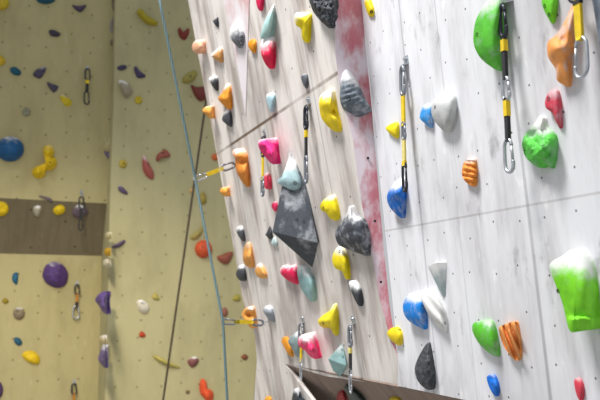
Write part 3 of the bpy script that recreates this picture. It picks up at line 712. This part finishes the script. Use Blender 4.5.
# draw at the upper right by the orange claw
a, b = hang(A, 575.5, -34, 79, .03); f = lambda y: (y + 34) / 113
draw('thick yellow draw with silver carabiner over the orange claw', a, b, [('c', f(-33), f(4), DARK, {'r': .006}), ('s', f(0), f(41), W_YEL, {'w': .022, 't': .010, 'patch': [(0.02, .12, W_BLK)]}), ('c', f(37), 1, STEEL, {'r': .005, 'w': .042, 'flip': True})], side, A)
# yellow draw in the middle
a, b = hang(A, 402.3, 65, 141, .02); f = lambda y: (y - 65) / 76
draw('upper yellow draw of the linked pair above the blue chalk hold', a, b, [('c', f(65), f(97), GREYM, {'r': .0065, 'w': .028}), ('s', f(94), f(126), W_YEL, {'w': .019, 't': .008}), ('c', f(121), f(141), GREYM, {'r': .0055, 'w': .02})], side, A)
b2 = b + Z * .01
f0 = proj(b2).y
lo_, hi_ = 0, 3
for _ in range(40):
    mid = (lo_ + hi_) / 2
    if proj(b2 - Z * mid).y < 193: lo_ = mid
    else: hi_ = mid
f = lambda y: (y - f0) / (193 - f0)
draw('lower pale yellow draw whose carabiner rests on the blue chalk hold', b2, b2 - Z * lo_, [('s', 0, f(166), W_PALE, {'w': .017, 't': .008, 'patch': [(.82, 1.0, W_YEL)]}), ('c', f(161), 1, DARK, {'r': .0055, 'w': .026})], side)
# chain style draw above the pyramid
a, b = hang(B, 306, 105, 184, .018); f = lambda y: (y - 105) / 79
draw('dark draw with small yellow sleeve hanging above the dark pyramid', a, b, [('c', 0, f(131), DARK, {'r': .007, 'w': .034}), ('s', f(128), f(160), W_BLK, {'w': .016, 't': .010, 'patch': [(.08, .3, W_YEL)]}), ('c', f(155), 1, GREYM, {'r': .006, 'w': .028})], side, B)
# behind the hot pink hold
a, b = hang(B, 263, 136, 197, .012); f = lambda y: (y - 136) / 61
draw('draw hanging behind the hot pink two-lobed hold', a, b, [('c', 0, f(158), DARK, {'r': .007, 'w': .035}), ('s', f(154), f(180), W_YEL, {'w': .02, 't': .008}), ('c', f(176), 1, GREYM, {'r': .006, 'w': .035})], side, B)
# lower pair near the bottom edge
a, b = hang(B, 301, 323, 381, .015); f = lambda y: (y - 323) / 58
draw('draw with pale yellow sling hanging behind the pink two-lobed hold', a, b, [('c', 0, f(343), GREYM, {'r': .006}), ('s', f(340), f(362), W_YEL, {'w': .014, 't': .008}), ('c', f(358), 1, STEEL, {'r': .0045, 'w': .02})], side, B)
a, b = hang(B, 350, 325, 394, .02); f = lambda y: (y - 325) / 69
draw('dark draw hanging right of the teal wedge over the undercut', a, b, [('c', 0, f(348), GREYM, {'r': .0065, 'w': .028}), ('s', f(345), f(373), W_BLK, {'w': .018, 't': .008, 'patch': [(.1, .3, W_PALE)]}), ('c', f(368), 1, STEEL, {'r': .0045, 'w': .02})], side, B)

# stretched draws at the left edge, pulled out by the blue rope
def out_to(surf, px, py, a):
    D = (proj(a + surf.w * .1) - proj(a)).length / .1
    off = (a - surf.o).dot(surf.w) + (proj(a) - Vector((px, py))).length / D
    return surf.at(px, py, off)
a1 = B.at(235, 163.5, .04); c1 = out_to(B, 193.5, 180, a1)
draw('stretched yellow draw pulled out from the left edge by the blue rope, upper', a1, c1, [('c', 0, .34, GREYM, {'r': .007, 'w': .036}), ('s', .31, .70, W_YEL, {'w': .024, 't': .018, 'patch': [(.1, .3, W_PALE)]}), ('c', .66, 1, STEEL, {'r': .0055, 'w': .028})], Z, B, group='draws pulled out by the blue rope')
a2 = B.at(264, 322.5, .04); c2 = out_to(B, 221, 321.5, a2)
draw('stretched olive yellow draw under the orange ring-like hold', a2, c2, [('c', 0, .30, GREYM, {'r': .007, 'w': .034}), ('s', .27, .68, W_YEL, {'w': .022, 't': .018, 'patch': [(.8, 1, plain((150, 140, 30), .8, 0, 'olive_webbing'))]}), ('c', .63, 1, GREYM, {'r': .0055, 'w': .028})], Z, B, group='draws pulled out by the blue rope')

def rope(name, label, pts, r, mat):
    P = []
    for i in range(len(pts) - 1):
        n = 14
        for k in range(n): P.append(pts[i].lerp(pts[i + 1], k / n))
    P.append(pts[-1])
    mw = Matrix.Translation(pts[-1])
    vs, fs = tube(P, r)
    o = link(name, mesh(name, vs, fs, True, mw), mat, mw=mw)
    tag(o, label, 'rope')
k1 = c1 + (a1 - c1).normalized() * .012; k2 = c2 + (a2 - c2).normalized() * .012
topp = B.at(146, -90, .33); low = CAM + ray(231, 470) * depth(c2)
rope('climbing_rope', 'blue-green rope running through the two stretched draws', [topp, CAM + ray(159.5, 0) * (depth(c1) * .96), k1, k2, low], .0075, rope_mat((122, 150, 154), (92, 118, 124)))
t0 = CAM + ray(262, -290) * 6.8; t1 = CAM + ray(156, 450) * 7.0
rope('climbing_rope', 'dark brown rope crossing the back wall from behind the plywood edge', [t0, t1], .011, rope_mat((78, 66, 48), (48, 42, 32)))

# draws on the back wall
def back_draw(surf, px, y0, y1, label, parts, off=.05):
    a, b = hang(surf, px, y0, y1, off)
    segs = []
    for p in parts:
        segs.append((p[0], (p[1] - y0) / (y1 - y0), (p[2] - y0) / (y1 - y0), p[3]) + ((p[4],) if len(p) > 4 else ({},)))
    draw(label, a, b, segs, nin, surf, group='quickdraws hanging on the back wall')
GD = {'r': .009, 'w': .055}
back_draw(LU, 88, 68, 105, 'dark draw hanging highest on the left back wall', [('c', 68, 81, DARK, GD), ('s', 80, 92, W_BLK, {'w': .035, 't': .015, 'patch': [(0, .3, W_YEL)]}), ('c', 91, 105, DARK, GD)])
back_draw(BD, 82, 196, 231, 'draw hanging over the shaded overhang in front of the mauve hold', [('c', 196, 210, DARK, GD), ('s', 208, 220, W_BLK, {'w': .03, 't': .015}), ('c', 218, 231, DARK, {'r': .007, 'w': .04})], off=.09)
back_draw(LL, 77.5, 284, 319, 'draw with orange sling right of the large purple hold', [('c', 284, 295, DARK, GD), ('s', 293, 308, W_ORG, {'w': .03, 't': .015, 'patch': [(.6, 1, W_BLK)]}), ('c', 305, 319, STEEL, {'r': .010, 'w': .07})])
back_draw(LL, 74.5, 383, 425, 'draw at the bottom edge of the left back wall', [('c', 383, 395, DARK, GD), ('s', 393, 410, W_ORG, {'w': .03, 't': .015}), ('c', 408, 425, DARK, GD)])

# ------------------------------------------------------------------ light
def area(name, loc, target, size, power, col=(1, 1, 1), spread=180):
    ld = bpy.data.lights.new(name, 'AREA'); ld.shape = 'RECTANGLE'; ld.size, ld.size_y = size; ld.energy = power; ld.color = col; ld.spread = math.radians(spread)
    o = bpy.data.objects.new(name, ld); COL.objects.link(o); o.location = loc
    o.rotation_euler = (Vector(target) - Vector(loc)).to_track_quat('-Z', 'Y').to_euler()
    return o
area('hall_lamp', (-2.5, 1.2, 8.4), (.2, 3.4, 1.6), (1.6, 1.6), 212, (1, .985, .97), 85)
sd = bpy.data.lights.new('wall_spot', 'SPOT'); sd.energy = 950; sd.color = (1, .88, .68); sd.spot_size = math.radians(72); sd.spot_blend = .8; sd.shadow_soft_size = .25
so = bpy.data.objects.new('wall_spot', sd); COL.objects.link(so); so.location = (-1.65, 2.8, 4.6)
so.rotation_euler = (Vector((-2.85, 8.0, -1.3)) - so.location).to_track_quat('-Z', 'Y').to_euler()
wd = bpy.data.worlds.new('hall'); scn.world = wd; wd.use_nodes = True
wd.node_tree.nodes['Background'].inputs[0].default_value = (.95, .97, 1, 1)
wd.node_tree.nodes['Background'].inputs[1].default_value = .54

cd = bpy.data.cameras.new('camera'); cam = bpy.data.objects.new('camera', cd); COL.objects.link(cam)
cam.location = CAM; cam.rotation_euler = (math.pi / 2 + PITCH, 0, 0)
cd.sensor_width = 36; cd.lens = 42; cd.clip_start = .05
cd.dof.use_dof = True; cd.dof.focus_distance = 2.6; cd.dof.aperture_fstop = 3.5
scn.camera = cam
vs_ = scn.view_settings
vs_.view_transform = 'Standard'; vs_.look = 'None'; vs_.gamma = 1; vs_.use_curve_mapping = False; vs_.exposure = 0.0
